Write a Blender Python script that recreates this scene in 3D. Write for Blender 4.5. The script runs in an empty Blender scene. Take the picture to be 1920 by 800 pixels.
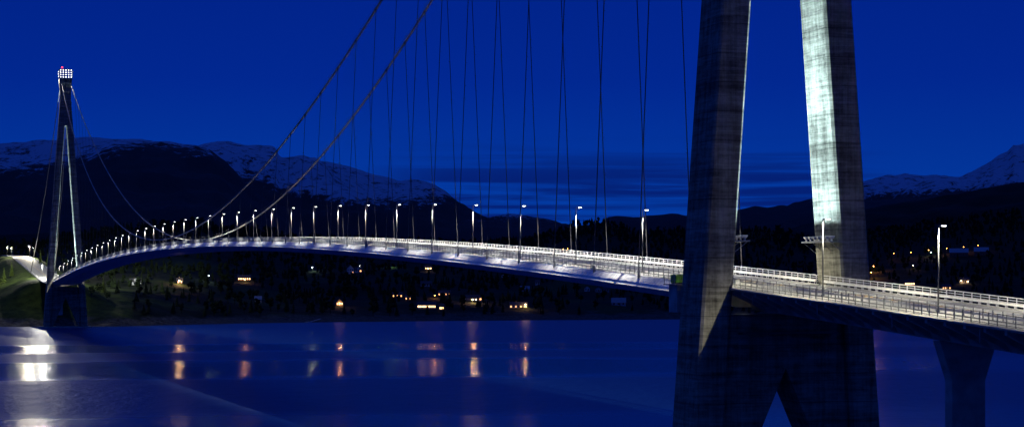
import bpy, math, random
from mathutils import Vector, noise
random.seed(7)
R = math.radians
scene = bpy.context.scene
COL = scene.collection

# ---------------------------------------------------------------- geometry of the place
FP = 3679.0                                   # focal length in photo pixels
TH = math.atan(1173 / FP)                     # bridge axis is +Y, the view is turned TH to its right
CAM = Vector((-118.7, -253.5, 33.0))
FW = Vector((math.sin(TH), math.cos(TH), 0))
RT = Vector((math.cos(TH), -math.sin(TH), 0))
Y0, Y1 = -3.0, 1142.0                         # the two towers

def place(u, z, h=0.0):
    p = CAM + FW * z + RT * ((u - 960) / FP * z)
    return Vector((p.x, p.y, h))
def to_uz(x, y):
    d = Vector((x - CAM.x, y - CAM.y, 0)); z = d.dot(FW)
    return (960 + FP * d.dot(RT) / z if z > 1 else 1e6), z
def interp(pts, x):
    if x <= pts[0][0]: return pts[0][1]
    for (a, b), (c, d) in zip(pts, pts[1:]):
        if x <= c: 
            t = (x - a) / (c - a); return b + (d - b) * t
    return pts[-1][1]
def smooth(a, b, x):
    t = max(0., min(1., (x - a) / (b - a))); return t * t * (3 - 2 * t)

def deck_h(y):
    if y <= Y1:
        return 47.3 - 15.0 * ((571 - y) / 571) ** 2
    t = y - Y1
    if t < 114.5: return 32.3 - .0525 * t + .0005 * t * t
    if t < 470: return 32.85 + .062 * (t - 114.5)
    return 32.85 + .062 * 355.5 + min(.062 * (t - 470) * .35, 3)

# ---------------------------------------------------------------- object helpers
class MB:
    def __init__(s): s.v = []; s.f = []; s.smooth = False
    def add(s, vs, fs):
        o = len(s.v); s.v += [tuple(p) for p in vs]; s.f += [tuple(i + o for i in f) for f in fs]; return s
    def hexa(s, p):           # 8 points: bottom 4 ccw, top 4 ccw
        return s.add(p, [(0,3,2,1),(4,5,6,7),(0,1,5,4),(1,2,6,5),(2,3,7,6),(3,0,4,7)])
    def box(s, x0, x1, y0, y1, z0, z1):
        return s.hexa([(x0,y0,z0),(x1,y0,z0),(x1,y1,z0),(x0,y1,z0),(x0,y0,z1),(x1,y0,z1),(x1,y1,z1),(x0,y1,z1)])
    def rings(s, rings, cap=True):
        n = len(rings[0]); vs = [p for r in rings for p in r]; fs = []
        for i in range(len(rings) - 1):
            for j in range(n):
                a = i*n+j; b = i*n+(j+1) % n; fs.append((a, b, b+n, a+n))
        if cap:
            fs.append(tuple(range(n))[::-1]); fs.append(tuple((len(rings)-1)*n+j for j in range(n)))
        return s.add(vs, fs)
    def tube(s, pts, r, n=6, r2=None):
        pts = [Vector(p) for p in pts]; rings = []
        for i, p in enumerate(pts):
            d = (pts[min(i+1, len(pts)-1)] - pts[max(i-1, 0)]).normalized()
            a = Vector((0,0,1)) if abs(d.z) < .9 else Vector((1,0,0))
            e1 = d.cross(a).normalized(); e2 = d.cross(e1)
            rr = r if r2 is None else r + (r2 - r) * i / (len(pts)-1)
            rings.append([p + e1*math.cos(2*math.pi*k/n)*rr + e2*math.sin(2*math.pi*k/n)*rr for k in range(n)])
        return s.rings(rings)
    def loft(s, prof, ys, hf=None, cap=True):   # profile (x, dz) swept along Y on the deck line
        hf = hf or deck_h
        return s.rings([[(x, y, hf(y) + dz) for x, dz in prof] for y in ys], cap)
    def build(s, name, m, parent=None, shade=False):
        me = bpy.data.meshes.new(name); me.from_pydata(s.v, [], s.f); me.update()
        if shade:
            for p in me.polygons: p.use_smooth = True
        mats = m if isinstance(m, (list, tuple)) else [m]
        for q in mats: me.materials.append(q)
        o = bpy.data.objects.new(name, me); COL.objects.link(o)
        if parent: o.parent = parent
        return o
def empty(name, loc=(0,0,0), rz=0):
    o = bpy.data.objects.new(name, None); COL.objects.link(o); o.location = loc; o.rotation_euler.z = rz
    o.empty_display_size = .5; return o
def tag(o, label=None, cat=None, group=None, kind=None):
    for k, v in (('label', label), ('category', cat), ('group', group), ('kind', kind)):
        if v: o[k] = v
    return o
def dup(o, parent=None):
    c = o.copy(); COL.objects.link(c); c.parent = parent
    for ch in list(o.children): dup(ch, c)
    return c
def frange(a, b, st):
    n = max(1, int(round((b - a) / st))); return [a + (b - a) * i / n for i in range(n + 1)]

# ---------------------------------------------------------------- materials
def mat(name, col, rough=.6, metal=0, var=.0, vscale=1.0, bump=0, bscale=10, emit=None, es=0, spec=.5):
    m = bpy.data.materials.new(name); m.use_nodes = True; nt = m.node_tree; b = nt.nodes['Principled BSDF']
    b.inputs['Base Color'].default_value = (*col, 1); b.inputs['Roughness'].default_value = rough
    b.inputs['Metallic'].default_value = metal; b.inputs['Specular IOR Level'].default_value = spec
    tc = None
    if var or bump:
        tc = nt.nodes.new('ShaderNodeTexCoord')
    if var:
        n = nt.nodes.new('ShaderNodeTexNoise'); n.inputs['Scale'].default_value = vscale; n.inputs['Detail'].default_value = 6
        nt.links.new(tc.outputs['Object'], n.inputs['Vector'])
        mr = nt.nodes.new('ShaderNodeMapRange'); mr.inputs[1].default_value = .3; mr.inputs[2].default_value = .7
        mr.inputs[3].default_value = 1 - var; mr.inputs[4].default_value = 1 + var
        nt.links.new(n.outputs['Fac'], mr.inputs[0])
        mx = nt.nodes.new('ShaderNodeVectorMath'); mx.operation = 'SCALE'; mx.inputs[0].default_value = col
        nt.links.new(mr.outputs[0], mx.inputs['Scale']); nt.links.new(mx.outputs[0], b.inputs['Base Color'])
    if bump:
        n = nt.nodes.new('ShaderNodeTexNoise'); n.inputs['Scale'].default_value = bscale; n.inputs['Detail'].default_value = 5
        nt.links.new(tc.outputs['Object'], n.inputs['Vector'])
        bp = nt.nodes.new('ShaderNodeBump'); bp.inputs['Strength'].default_value = bump; bp.inputs['Distance'].default_value = .05
        nt.links.new(n.outputs['Fac'], bp.inputs['Height']); nt.links.new(bp.outputs[0], b.inputs['Normal'])
    if emit:
        b.inputs['Emission Color'].default_value = (*emit, 1); b.inputs['Emission Strength'].default_value = es
    return m

def concrete_mat(name, dark=.10, light=.42):
    m = bpy.data.materials.new(name); m.use_nodes = True; nt = m.node_tree; L = nt.links; N = nt.nodes
    b = N['Principled BSDF']; b.inputs['Roughness'].default_value = .85; b.inputs['Specular IOR Level'].default_value = .25
    tc = N.new('ShaderNodeTexCoord')
    def nz(scale, vec, det=5, rough=.6):
        mp = N.new('ShaderNodeMapping'); mp.inputs['Scale'].default_value = vec; L.new(tc.outputs['Object'], mp.inputs[0])
        n = N.new('ShaderNodeTexNoise'); n.inputs['Scale'].default_value = scale; n.inputs['Detail'].default_value = det
        n.inputs['Roughness'].default_value = rough; L.new(mp.outputs[0], n.inputs['Vector']); return n.outputs['Fac']
    def mth(op, a, c, cl=False):
        n = N.new('ShaderNodeMath'); n.operation = op; n.use_clamp = cl
        for i, q in enumerate((a, c)):
            if isinstance(q, (int, float)): n.inputs[i].default_value = q
            elif q is not None: L.new(q, n.inputs[i])
        return n.outputs[0]
    def rng(a, f0, f1, t0, t1):
        n = N.new('ShaderNodeMapRange'); L.new(a, n.inputs[0])
        for i, q in enumerate((f0, f1, t0, t1)): n.inputs[i+1].default_value = q
        return n.outputs[0]
    bands = rng(nz(1.0, (.05, .05, .55), 6, .7), .36, .64, 0, 1)         # lifts of the formwork, wide horizontal bands
    boards = rng(nz(1.0, (.12, .12, 2.6), 5, .75), .36, .64, 0, 1)
    streak = rng(nz(1.0, (1.1, 1.1, .045), 6, .75), .38, .62, 0, 1)          # water stains running down
    blot = rng(nz(.9, (1, 1, 1), 8, .7), .35, .65, 0, 1)
    s = mth('ADD', mth('MULTIPLY', bands, .28), mth('MULTIPLY', streak, .25))
    s = mth('ADD', s, mth('MULTIPLY', blot, .22)); s = mth('ADD', s, mth('MULTIPLY', boards, .26))
    # joint between lifts
    sx = N.new('ShaderNodeSeparateXYZ'); L.new(tc.outputs['Object'], sx.inputs[0])
    fr = mth('FRACT', mth('DIVIDE', sx.outputs['Z'], 4.0), None)
    jn = rng(mth('LESS_THAN', fr, .045), 0, 1, 1, .6)
    cr = N.new('ShaderNodeValToRGB'); L.new(s, cr.inputs[0])
    cr.color_ramp.elements[0].position = .2; cr.color_ramp.elements[0].color = (dark, dark*.96, dark*.75, 1)
    cr.color_ramp.elements[1].position = .8; cr.color_ramp.elements[1].color = (light, light*.98, light*.8, 1)
    e = cr.color_ramp.elements.new(.5); e.color = ((dark+light)*.45, (dark+light)*.44, (dark+light)*.35, 1)
    sc = N.new('ShaderNodeVectorMath'); sc.operation = 'SCALE'; L.new(cr.outputs[0], sc.inputs[0]); L.new(jn, sc.inputs['Scale'])
    L.new(sc.outputs[0], b.inputs['Base Color'])
    bp = N.new('ShaderNodeBump'); bp.inputs['Strength'].default_value = .5; bp.inputs['Distance'].default_value = .06
    L.new(s, bp.inputs['Height']); L.new(bp.outputs[0], b.inputs['Normal'])
    return m

M = {}
M['concrete'] = concrete_mat('tower_concrete', .04, .30)
M['concrete_plain'] = mat('smooth_concrete', (.3,.3,.29), .85, var=.3, vscale=.6, bump=.3, bscale=4, spec=.2)
def girder_mat():
    m = mat('girder_paint', (.7,.7,.68), .42, spec=.5)
    nt = m.node_tree; N = nt.nodes; L = nt.links; b = N['Principled BSDF']
    tc = N.new('ShaderNodeTexCoord'); mp = N.new('ShaderNodeMapping'); mp.inputs['Scale'].default_value = (.5, 3.0, .35)
    L.new(tc.outputs['Object'], mp.inputs[0]); n = N.new('ShaderNodeTexNoise'); n.inputs['Scale'].default_value = 1
    n.inputs['Detail'].default_value = 6; L.new(mp.outputs[0], n.inputs['Vector'])
    cr = N.new('ShaderNodeValToRGB'); cr.color_ramp.elements[0].position = .32; cr.color_ramp.elements[1].position = .62
    cr.color_ramp.elements[0].color = (.5,.5,.48,1); cr.color_ramp.elements[1].color = (.78,.77,.73,1)
    L.new(n.outputs['Fac'], cr.inputs[0]); L.new(cr.outputs[0], b.inputs['Base Color'])
    return m
M['girder'] = girder_mat()
M['asphalt'] = mat('asphalt', (.13,.13,.125), .7, var=.25, vscale=.35, bump=.2, bscale=30)
M['path'] = mat('footpath_asphalt', (.16,.16,.155), .8, var=.25, vscale=.8, bump=.2, bscale=20)
M['slab'] = mat('slab_concrete', (.26,.26,.25), .8, var=.35, vscale=1.2, bump=.3, bscale=6, spec=.2)
M['white_steel'] = mat('galvanised_rail', (.62,.62,.6), .45, var=.15, vscale=2)
M['grey_steel'] = mat('dark_galvanised', (.14,.15,.16), .5, metal=.3, var=.2, vscale=3)
M['mesh_steel'] = mat('baluster_steel', (.2,.21,.22), .5, metal=.2)
M['cable'] = mat('cable_wrap', (.22,.215,.2), .55, var=.2, vscale=1)
M['hanger'] = mat('hanger_rope', (.035,.035,.04), .6)
M['pole'] = mat('lamp_pole', (.09,.093,.097), .5, metal=.2)
M['yellow'] = mat('yellow_paint', (.75,.45,.04), .7)
M['white_paint'] = mat('white_paint', (.75,.75,.75), .7)
M['lens'] = mat('lamp_lens', (.9,.9,.9), .3, emit=(1,.97,.93), es=13)
M['flood'] = mat('floodlight_lens', (.9,.9,.9), .3, emit=(.95,.98,1), es=6)
M['flood_up'] = mat('floodlight_glass', (.7,.75,.8), .2, emit=(.8,.92,1), es=.6)
M['red'] = mat('red_beacon', (.8,.05,.03), .3, emit=(1,.02,.02), es=12)
M['green_box'] = mat('green_cabinet', (.09,.3,.02), .5, var=.15, vscale=2)
M['dark_metal'] = mat('dark_metal', (.05,.05,.055), .5)

# ---------------------------------------------------------------- suspension bridge
bridge = tag(empty('suspension_bridge', (0, 569.5, 0)), 'long arched suspension bridge deck with two main cables and hangers over the fjord', 'bridge')
bridge.location = (0, 0, 0)
YM = frange(-1, 1140, 7.5)
HW = 8.3
prof = [(-HW,-.02),(-9.7,-1.55),(-9.55,-1.72),(-5.2,-3.0),(5.2,-3.0),(9.55,-1.72),(9.7,-1.55),(HW,-.02),(0,.0)]
MB().loft(prof, YM).build('box_girder', M['girder'], bridge)
def strip(x0, x1, dz, ys, hf=None):
    mb = MB(); hf = hf or deck_h
    vs = []; fs = []
    for i, y in enumerate(ys): vs += [(x0, y, hf(y)+dz), (x1, y, hf(y)+dz)]
    for i in range(len(ys)-1): fs.append((2*i, 2*i+1, 2*i+3, 2*i+2))
    return mb.add(vs, fs)
def dashes(x, w, ys, on, off, dz):
    mb = MB(); y = ys[0]
    while y + on < ys[1]:
        a, b = deck_h(y)+dz, deck_h(y+on)+dz
        mb.add([(x-w/2,y,a),(x+w/2,y,a),(x+w/2,y+on,b),(x-w/2,y+on,b)], [(0,1,2,3)]); y += on+off
    return mb
def road_layers(ys, parent, a, b):
    MB().loft([(-4.75,.03),(-4.75,.06),(7.6,.06),(7.6,.03)], ys).build('carriageway', M['asphalt'], parent)
    MB().loft([(-8.05,.03),(-8.05,.075),(-5.25,.075),(-5.25,.03)], ys).build('footpath', M['path'], parent)
    strip(1.22, 1.38, .068, ys).build('centre_line', M['yellow'], parent)
    for x in (-4.1, 6.7): strip(x-.08, x+.08, .068, ys).build('edge_line', M['white_paint'], parent)
    for x in (-4.95, 7.75):
        MB().loft([(x-.18,.02),(x-.18,.2),(x+.12,.2),(x+.16,.02)], ys).build('kerb', M['slab'], parent)
road_layers(YM, bridge, 0, 1140)

def vpost(x, w, h, d, foot=False, z0=.0):
    mb = MB().box(x-w/2, x+w/2, -d/2, d/2, z0, h)
    return mb
def railing(name, parent, x, ya, yb, pitch, hgt, rails, post_w, mp, mr, baluster=None, feet=0, near_y=None, kind_label=None, z0=.06):
    """rails: list of (height, halfx, halfz)"""
    rl = empty(name); rl.parent = parent
    if kind_label: rl['label'] = kind_label
    ys = frange(ya, yb, 8)
    for (h, a, c) in rails:
        MB().loft([(x-a,h-c),(x-a,h+c),(x+a,h+c),(x+a,h-c)], ys).build('rail', mr, rl)
    mb = vpost(0, post_w, hgt, post_w*.8)
    if feet:
        s = feet   # curved foot leaning in towards the road
        mb.hexa([(s*.0,-.05,.05),(s*.42,-.05,.0),(s*.42,.05,.0),(s*.0,.05,.05),(s*.0,-.05,.5),(s*.05,-.05,.5),(s*.05,.05,.5),(s*.0,.05,.5)] if s>0 else
                [(s*.42,-.05,.0),(0,-.05,.05),(0,.05,.05),(s*.42,.05,.0),(s*.05,-.05,.5),(0,-.05,.5),(0,.05,.5),(s*.05,.05,.5)])
    yp = [ya + .4 + i*pitch for i in range(int((yb-ya-.6)/pitch)+1)]
    yp.sort(key=lambda y: abs(y - (ya if near_y is None else near_y)))
    first = None
    for y in yp[:100]:
        if first is None: o = first = mb.build('post', mp, rl)
        else: o = first.copy(); COL.objects.link(o); o.parent = rl
        o.location = (x, y, deck_h(y) + z0)
    if len(yp) > 100:
        st = MB()
        for y in yp[100:]:
            st.add([(vx+x, vy+y, vz+deck_h(y)+z0) for vx, vy, vz in mb.v], mb.f)
        tag(st.build('post_row', mp, rl), kind='stuff')
    if baluster:
        sp, bw, h0, h1, ymax = baluster; bb = MB(); y = ya+.1
        while y < min(yb, ymax):
            z = deck_h(y); bb.box(x-bw/2, x+bw/2, y-bw/2, y+bw/2, z+h0, z+h1); y += sp
        tag(bb.build('baluster', M['mesh_steel'], rl), kind='stuff')
    return rl
# far parapet: white, four rails
FARR = [(1.42,.06,.05),(1.10,.03,.03),(.80,.03,.035),(.52,.07,.09)]
NEARR = [(1.32,.05,.035),(.22,.03,.03)]
MIDR = [(1.12,.05,.035),(.62,.05,.14)]
railing('parapet_railing', bridge, 8.0, .2, 1139.5, 2.0, 1.42, FARR, .1, M['white_steel'], M['white_steel'], kind_label='white four rail parapet on the far edge of the bridge')
railing('footpath_railing', bridge, -8.2, .2, 1139.5, 2.0, 1.32, NEARR, .1, M['grey_steel'], M['grey_steel'], baluster=(.16,.018,.25,1.28,1139), kind_label='dark baluster railing on the near edge of the footpath')
railing('crash_barrier', bridge, -4.98, .2, 1139.5, 2.0, 1.12, MIDR, .11, M['grey_steel'], M['white_steel'], kind_label='guard rail between footpath and carriageway', z0=.15)
railing('crash_barrier', bridge, 7.72, .2, 1139.5, 2.0, .62, [(.62,.05,.13)], .09, M['white_steel'], M['white_steel'], z0=.15)

HALF = 572.5; YC = 569.5
def cable_pt(y, s):
    t = (y - YC) / HALF
    return Vector((s*(8.2 - 5.2*t*t), y, 50 + 121*t*t))
hy = [27.7 + 20*n for n in range(0, 55)]
cables = {}
for s in (-1, 1):
    pts = []
    for i in range(12, 0, -1):      # backstay from the near tower, off the frame
        f = i/12; pts.append((s*(3+6.3*f), Y0-211*f, 171-143*f - 8*math.sin(math.pi*f)))
    pts += [cable_pt(Y0 + (Y1-Y0)*i/160, s) for i in range(161)]
    for i in range(1, 13):
        f = i/12; pts.append((s*(3+6.3*f), Y1+211*f, 171-133*f - 8*math.sin(math.pi*f)))
    c = MB().tube(pts, .27, 10).build('main_cable', M['cable'], bridge, True)
    MB().tube([(p[0]-s*.0, p[1], p[2]+1.15) for p in map(tuple, pts[12:173])], .025, 4).build('hand_rope', M['hanger'], c)
    cl = None
    for y in hy:
        p = cable_pt(y, s); q = cable_pt(y+.6, s); d = (q-p).normalized()
        mb = MB().tube([-d*.55, d*.55], .33, 8); mb.box(-.07,.07,-.25,.25,-.9,-.2)
        mb.tube([(0,0,.3),(0,0,1.15)], .03, 4)
        o = mb.build('cable_clamp', M['dark_metal'], c); o.location = p
hang = []
for s in (-1, 1):
    for y in hy: hang.append((y, s))
hang.sort()
stuffH, stuffB = MB(), MB()
bracket_mb = {}
for s in (-1, 1):
    m_ = MB().box(-.12,.12,-.22,.22,-1.0,.75)
    m_.hexa([(-.1,-.14,-1.35),(.1,-.14,-1.35),(.1,.14,-1.35),(-.1,.14,-1.35),(-.12,-.2,-1.0),(.12,-.2,-1.0),(.12,.2,-1.0),(-.12,.2,-1.0)])
    m_.tube([(0,0,.7),(0,0,1.7)], .12, 8)
    x0, x1 = (-.0, .45) if s < 0 else (-.45, 0)
    m_.box(x0, x1, -.06, .06, -.9, -.05)
    bracket_mb[s] = m_
bfirst = {}
for i, (y, s) in enumerate(hang):
    base = Vector((s*8.62, y, deck_h(y))); top = cable_pt(y, s) + Vector((0,0,-.8))
    lo = base + Vector((0,0,1.6))
    if i < 100:
        if top.z > lo.z + .3:
            d = (top-lo).normalized(); side = Vector((0,1,0))
            mb = MB()
            for k in (-.11, .11): mb.tube([lo+side*k, top+side*k], .048, 5)
            mb.build('hanger', M['hanger'], bridge)
        if s not in bfirst: o = bfirst[s] = bracket_mb[s].build('hanger_bracket', M['grey_steel'], bridge)
        else: o = bfirst[s].copy(); COL.objects.link(o)
        o.parent = bridge; o.location = base
    else:
        stuffH.tube([lo, top], .07, 4)
        stuffB.add([(a+base.x, b+base.y, c_+base.z) for a, b, c_ in bracket_mb[s].v], bracket_mb[s].f)
tag(stuffH.build('hanger_row', M['hanger'], bridge), kind='stuff'); tag(stuffB.build('bracket_row', M['grey_steel'], bridge), kind='stuff')

# ---------------------------------------------------------------- towers
SL = .072
def outer(h): return 12.5 - SL*(h-35)
def inner(h): return max(8.1 - SL*(h-35), .45)
LD = 3.85
def make_tower(label, lights):
    t = empty('bridge_tower')
    tag(t, label, 'bridge tower', 'A-shaped concrete bridge towers')
    ch = .35
    def ring(s, xi, xo, h, d):      # chamfered rectangle
        a, b = xi, xo
        p = [(a+ch,-d),(b-ch,-d),(b,-d+ch),(b,d-ch),(b-ch,d),(a+ch,d),(a,d-ch),(a,-d+ch)]
        p = [(s*x, y, h) for x, y in p]
        return p if s > 0 else p[::-1]
    for s in (-1, 1):
        rs = []
        for h in frange(0.5, 140, 6):
            bi = inner(h)
            rs.append(ring(s, bi, outer(h), h, LD + (.6*(1-h/140))-.3))
        MB().rings(rs).build('leg', M['concrete'], t)
    rs = []
    for h, w, d in ((140.0,outer(140)-.02,3.5),(150,outer(150)-.05,3.4),(159,3.55,3.3),(164,3.55,3.3),(170,4.1,3.9),(173,4.2,4.0)):
        rs.append([(-w+ch,-d,h),(w-ch,-d,h),(w,-d+ch,h),(w,d-ch,h),(w-ch,d,h),(-w+ch,d,h),(-w,d-ch,h),(-w,-d+ch,h)])
    MB().rings(rs).build('tower_head', M['concrete'], t)
    # slot lintel lit from below, cross wall with the triangular opening
    hw = LD - .75
    def wall_prof(y): return y
    A = 20.8
    def ph(x0h, x1h): return x0h
    w = MB()
    # wall: from crossbeam underside to water, minus triangle opening (apex at A, half-width 9.3 at h=0)
    top = 28.3
    for s in (-1, 1):
        rs = []
        for h in frange(0.6, A, 4):
            xa = max(.02, (A-h)*.45); xb = inner(h)+.6
            pts = [(s*xa,-hw,h),(s*xb,-hw,h),(s*xb,hw,h),(s*xa,hw,h)]
            rs.append(pts if s > 0 else pts[::-1])
        w.rings(rs)
    w.rings([[(-inner(h)-.6,-hw,h),(inner(h)+.6,-hw,h),(inner(h)+.6,hw,h),(-inner(h)-.6,hw,h)] for h in (A, top)])
    w.build('cross_wall', M['concrete'], t)
    MB().box(-17.5, 17.5, -7.5, 7.5, -6, .9).build('plinth', M['concrete_plain'], t)
    # bearing shelf and access gallery under the deck
    MB().box(-7.2, 7.2, -hw-1.6, -hw-.02, 25.6, 25.9).build('gallery', M['dark_metal'], t)
    for s in (-1, 1):
        g = MB().box(min(s*8.2,s*6.0), max(s*8.2,s*6.0), -4.4, 4.4, 38.3, 38.42)
        g.box(min(s*6.0,s*6.06), max(s*6.0,s*6.06), -4.4, 4.4, 38.42, 38.55)
        for y in (-4.2, -1.4, 1.4, 4.2):
            g.tube([(s*6.3,y,38.3),(s*8.15,y,36.9)], .05, 5)
        pf = g.build('floodlight_platform', M['mesh_steel'], t)
        first = None
        for k in range(7):
            y = -3.9 + k*1.3
            if first is None:
                mb = MB(); mb.hexa([(-.3,-.3,.55),(.3,-.3,.55),(.3,.3,.55),(-.3,.3,.55),(-.5,-.48,1.0),(.5,-.48,1.0),(.5,.48,1.0),(-.5,.48,1.0)])
                mb.box(-.06,.06,-.3,.3,0,.56)
                first = mb.build('floodlight', M['white_steel'], pf); o = first
                mg = MB().box(-.42,.42,-.42,.42,1.005,1.03).build('floodlight_lens', M['flood_up'], t)
                gm = mg.data; mg.parent = pf
                mg.location = (s*6.6, y, 38.42); mg.scale = (.75,.75,.72)
            else:
                o = first.copy(); COL.objects.link(o); o.parent = pf
                g2 = mg.copy(); COL.objects.link(g2); g2.location = (s*6.6, y, 38.42)
            o.location = (s*6.6, y, 38.42); o.scale = (.75,.75,.72)
    return t

def spot(name, loc, target, power, size, blend=.2, radius=.2, col=(1,1,1), parent=None):
    l = bpy.data.lights.new(name, 'SPOT'); l.energy = power; l.spot_size = R(size); l.spot_blend = blend
    l.shadow_soft_size = radius; l.color = col
    o = bpy.data.objects.new(name, l); COL.objects.link(o)
    d = Vector(target) - Vector(loc); o.rotation_euler = d.to_track_quat('-Z', 'Y').to_euler(); o.location = loc
    if parent: o.parent = parent
    return o

near = make_tower('near concrete tower at right, its legs running out of the top of the picture', False)
near.location = (0, Y0, 0)
far = make_tower('distant slender A-shaped tower at left with a cluster of floodlights on its head', True)
far.location = (0, Y1, 0)
# flood beams up the inner faces
UPC = (.62,.87,1)
for t, pw in ((near, 1.1), (far, 1.3)):
    for s in (-1, 1):
        for y in (-3, 0, 3):
            for th, size, p_ in ((50, 66, 19000), (64, 34, 55000), (88, 24, 90000), (124, 18, 420000)):
                spot('floodlight_beam', (-s*6.4, y, 40.0), (s*inner(th), y, th), p_*pw, size, .08 if th < 52 else .8, .3, UPC, t)

# head floodlights on the far tower
def head_lights(t):
    fr = MB()
    for z in (173.6, 175.2, 176.8, 178.4):
        fr.box(-4.3, 4.3, -4.35, -4.2, z-.7, z-.62)
    for x in (-4.2,-2.1,0,2.1,4.2): fr.box(x-.06, x+.06, -4.3, -4.15, 172.6, 179.2)
    fr.box(-4.3,4.3,-4.2,4.2,179.1,179.25)
    for x in (-4.2, 4.1):
        for y in (-4.1, 0, 4.0): fr.box(x, x+.12, y, y+.12, 173, 179.2)
    rack = fr.build('floodlight_rack', M['grey_steel'], t)
    proto = None
    def fl(x, y, z, rz):
        nonlocal proto
        if proto is None:
            mb = MB().box(-.5,.5,-.12,.25,-.45,.45)
            proto = mb.build('floodlight', M['grey_steel'], rack); o = proto
            o2 = MB().box(-.27,.27,-.17,-.125,-.24,.24).build('floodlight_lens', M['flood'], rack); proto2.append(o2)
        else:
            o = proto.copy(); COL.objects.link(o); o.parent = rack
            o2 = proto2[0].copy(); COL.objects.link(o2); o2.parent = rack
        for q in (o, o2): q.location = (x, y, z); q.rotation_euler = (0, 0, rz)
    proto2 = []
    for z in (173.7, 175.3, 176.9, 178.5):
        for x in (-3.6,-1.8,0,1.8,3.6): fl(x, -4.5, z, 0)
    for z in (174.5, 176.1, 177.7):
        for y in (-2.6, 0, 2.6): fl(-4.55, y, z, R(-90)); fl(4.55, y, z, R(90))
        for x in (-2.4, 0, 2.4): fl(x, 4.5, z, R(180))
    MB().tube([(-2.2,0,179.2),(-2.2,0,180.4)], .08, 6).build('beacon_mast', M['grey_steel'], t)
    MB().tube([(-2.2,0,180.4),(-2.2,0,181.2)], .4, 8).build('warning_beacon', M['red'], t)
head_lights(far)
FC = (1,1,.8)
spot('floodlight_beam', (-1.5,-5.2,175.5), (-40,-210,0), 1.8e4, 95, .6, .12, FC, far)
spot('floodlight_beam', (-5.2,0,175.5), (-80,110,0), 1.6e5, 84, .5, .12, FC, far)
spot('floodlight_beam', (5.2,0,175.5), (60,110,0), 1.1e5, 84, .5, .12, FC, far)
spot('floodlight_beam', (0,5.2,175.5), (-4,330,40), 5e6, 50, .5, .12, FC, far)

# corbel with the green cabinet, on the fjord side of the near tower
cb = MB().box(-12.9,-9.8, 5.0, 8.0, 28.5, 32.35)
cb.box(-12.3,-10.2, LD+.2, 5.05, 28.9, 32.2)
cb.build('corbel', M['concrete_plain'], near)
cg = MB().box(-13.5,-9.6, 4.7, 8.6, 32.35, 32.5)
for x, y in ((-13.4,4.8),(-13.4,6.7),(-13.4,8.5),(-11.5,8.5),(-9.7,8.5),(-9.7,4.8),(-11.5,4.8)): cg.box(x-.035,x+.035,y-.035,y+.035,32.5,33.65)
for z in (33.05, 33.6):
    cg.box(-13.43,-13.37,4.8,8.5,z,z+.05); cg.box(-13.4,-9.7,8.47,8.53,z,z+.05); cg.box(-13.4,-9.7,4.77,4.83,z,z+.05)
cg.build('corbel_guard_rail', M['mesh_steel'], near)
gb = empty('storage_container', (-12.2, Y0+6.3, 32.51)); tag(gb, 'small green steel cabinet on the concrete corbel beside the near tower', 'container')
MB().box(-.75,.5,-.95,1.0,.12,1.3).build('container_body', M['green_box'], gb)
m_ = MB()
for x in (-.65, .25): m_.box(x, x+.15, -.9, .9, 0, .118)
m_.build('foot', M['dark_metal'], gb)
m_ = MB().box(-.15,-.11,-.98,-.953,.2,1.25); m_.box(.1,.14,-1.0,-.953,.6,.9)
m_.build('door_frame', M['dark_metal'], gb)

# ---------------------------------------------------------------- approach viaduct (right)
via = tag(empty('approach_viaduct'), 'approach viaduct with ribbed underside running from the near tower to the right edge', 'viaduct')
YV = frange(-330, -1.6, 6)
MB().loft([(-8.75,-.28),(-8.8,-.05),(-8.45,0),(8.4,0),(8.8,-.05),(8.8,-.28),(4.6,-.55),(-4.6,-.55)][::-1], YV).build('deck_slab', M['slab'], via)
MB().loft([(-4.4,-.5),(-3.0,-3.3),(3.0,-3.3),(4.4,-.5)], YV).build('concrete_girder', M['concrete_plain'], via)
road_layers(YV, via, -329, -2)
rib = None
for side in (-1, 1):
    rib = None
    for k in range(79):
        y = -6 - 4.1*k
        if rib is None:
            a, b, c_, d = -8.8*side*-1, -4.3*side*-1, -3.0*side*-1, 0
            x0, x1, x2 = side*8.4, side*4.35, side*2.98
            pts = []
            for yy in (-.28, .28): pts += [(x0,yy,-.36),(x1,yy,-.56),(x2,yy,-3.28),(x0,yy,-.75)]
            mb = MB(); p = pts
            q = [p[0],p[1],p[2],p[3],p[4],p[5],p[6],p[7]]
            mb.add(q, [(0,1,2,3),(7,6,5,4),(0,4,5,1),(1,5,6,2),(2,6,7,3),(3,7,4,0)])
            rib = mb.build('cantilever_rib', M['concrete_plain'], via); o = rib
        else: o = rib.copy(); COL.objects.link(o)
        o.parent = via; o.location = (0, y, deck_h(y))
for y in (-14, -33, -52, -71, -90):
    MB().tube([(-8.6,y,deck_h(y)-.5),(-8.6,y,deck_h(y)-1.9)], .1, 6).build('drain_pipe', M['grey_steel'], via)
railing('parapet_railing', via, 8.0, -328, -1.8, 2.0, 1.42, FARR, .1, M['white_steel'], M['white_steel'], feet=-1, near_y=-30, kind_label='white four rail parapet on the far edge of the viaduct')
railing('footpath_railing', via, -8.25, -328, -1.8, 1.75, 1.32, NEARR, .11, M['grey_steel'], M['grey_steel'], baluster=(.14,.022,.25,1.28,0), near_y=-30, kind_label='dark baluster railing on the near edge of the viaduct')
railing('crash_barrier', via, -4.98, -328, -1.8, 2.0, 1.12, MIDR, .11, M['grey_steel'], M['white_steel'], near_y=-30, z0=.15)
railing('crash_barrier', via, 7.72, -328, -1.8, 2.0, .62, [(.62,.05,.13)], .09, M['white_steel'], M['white_steel'], near_y=-30, z0=.15)
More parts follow.
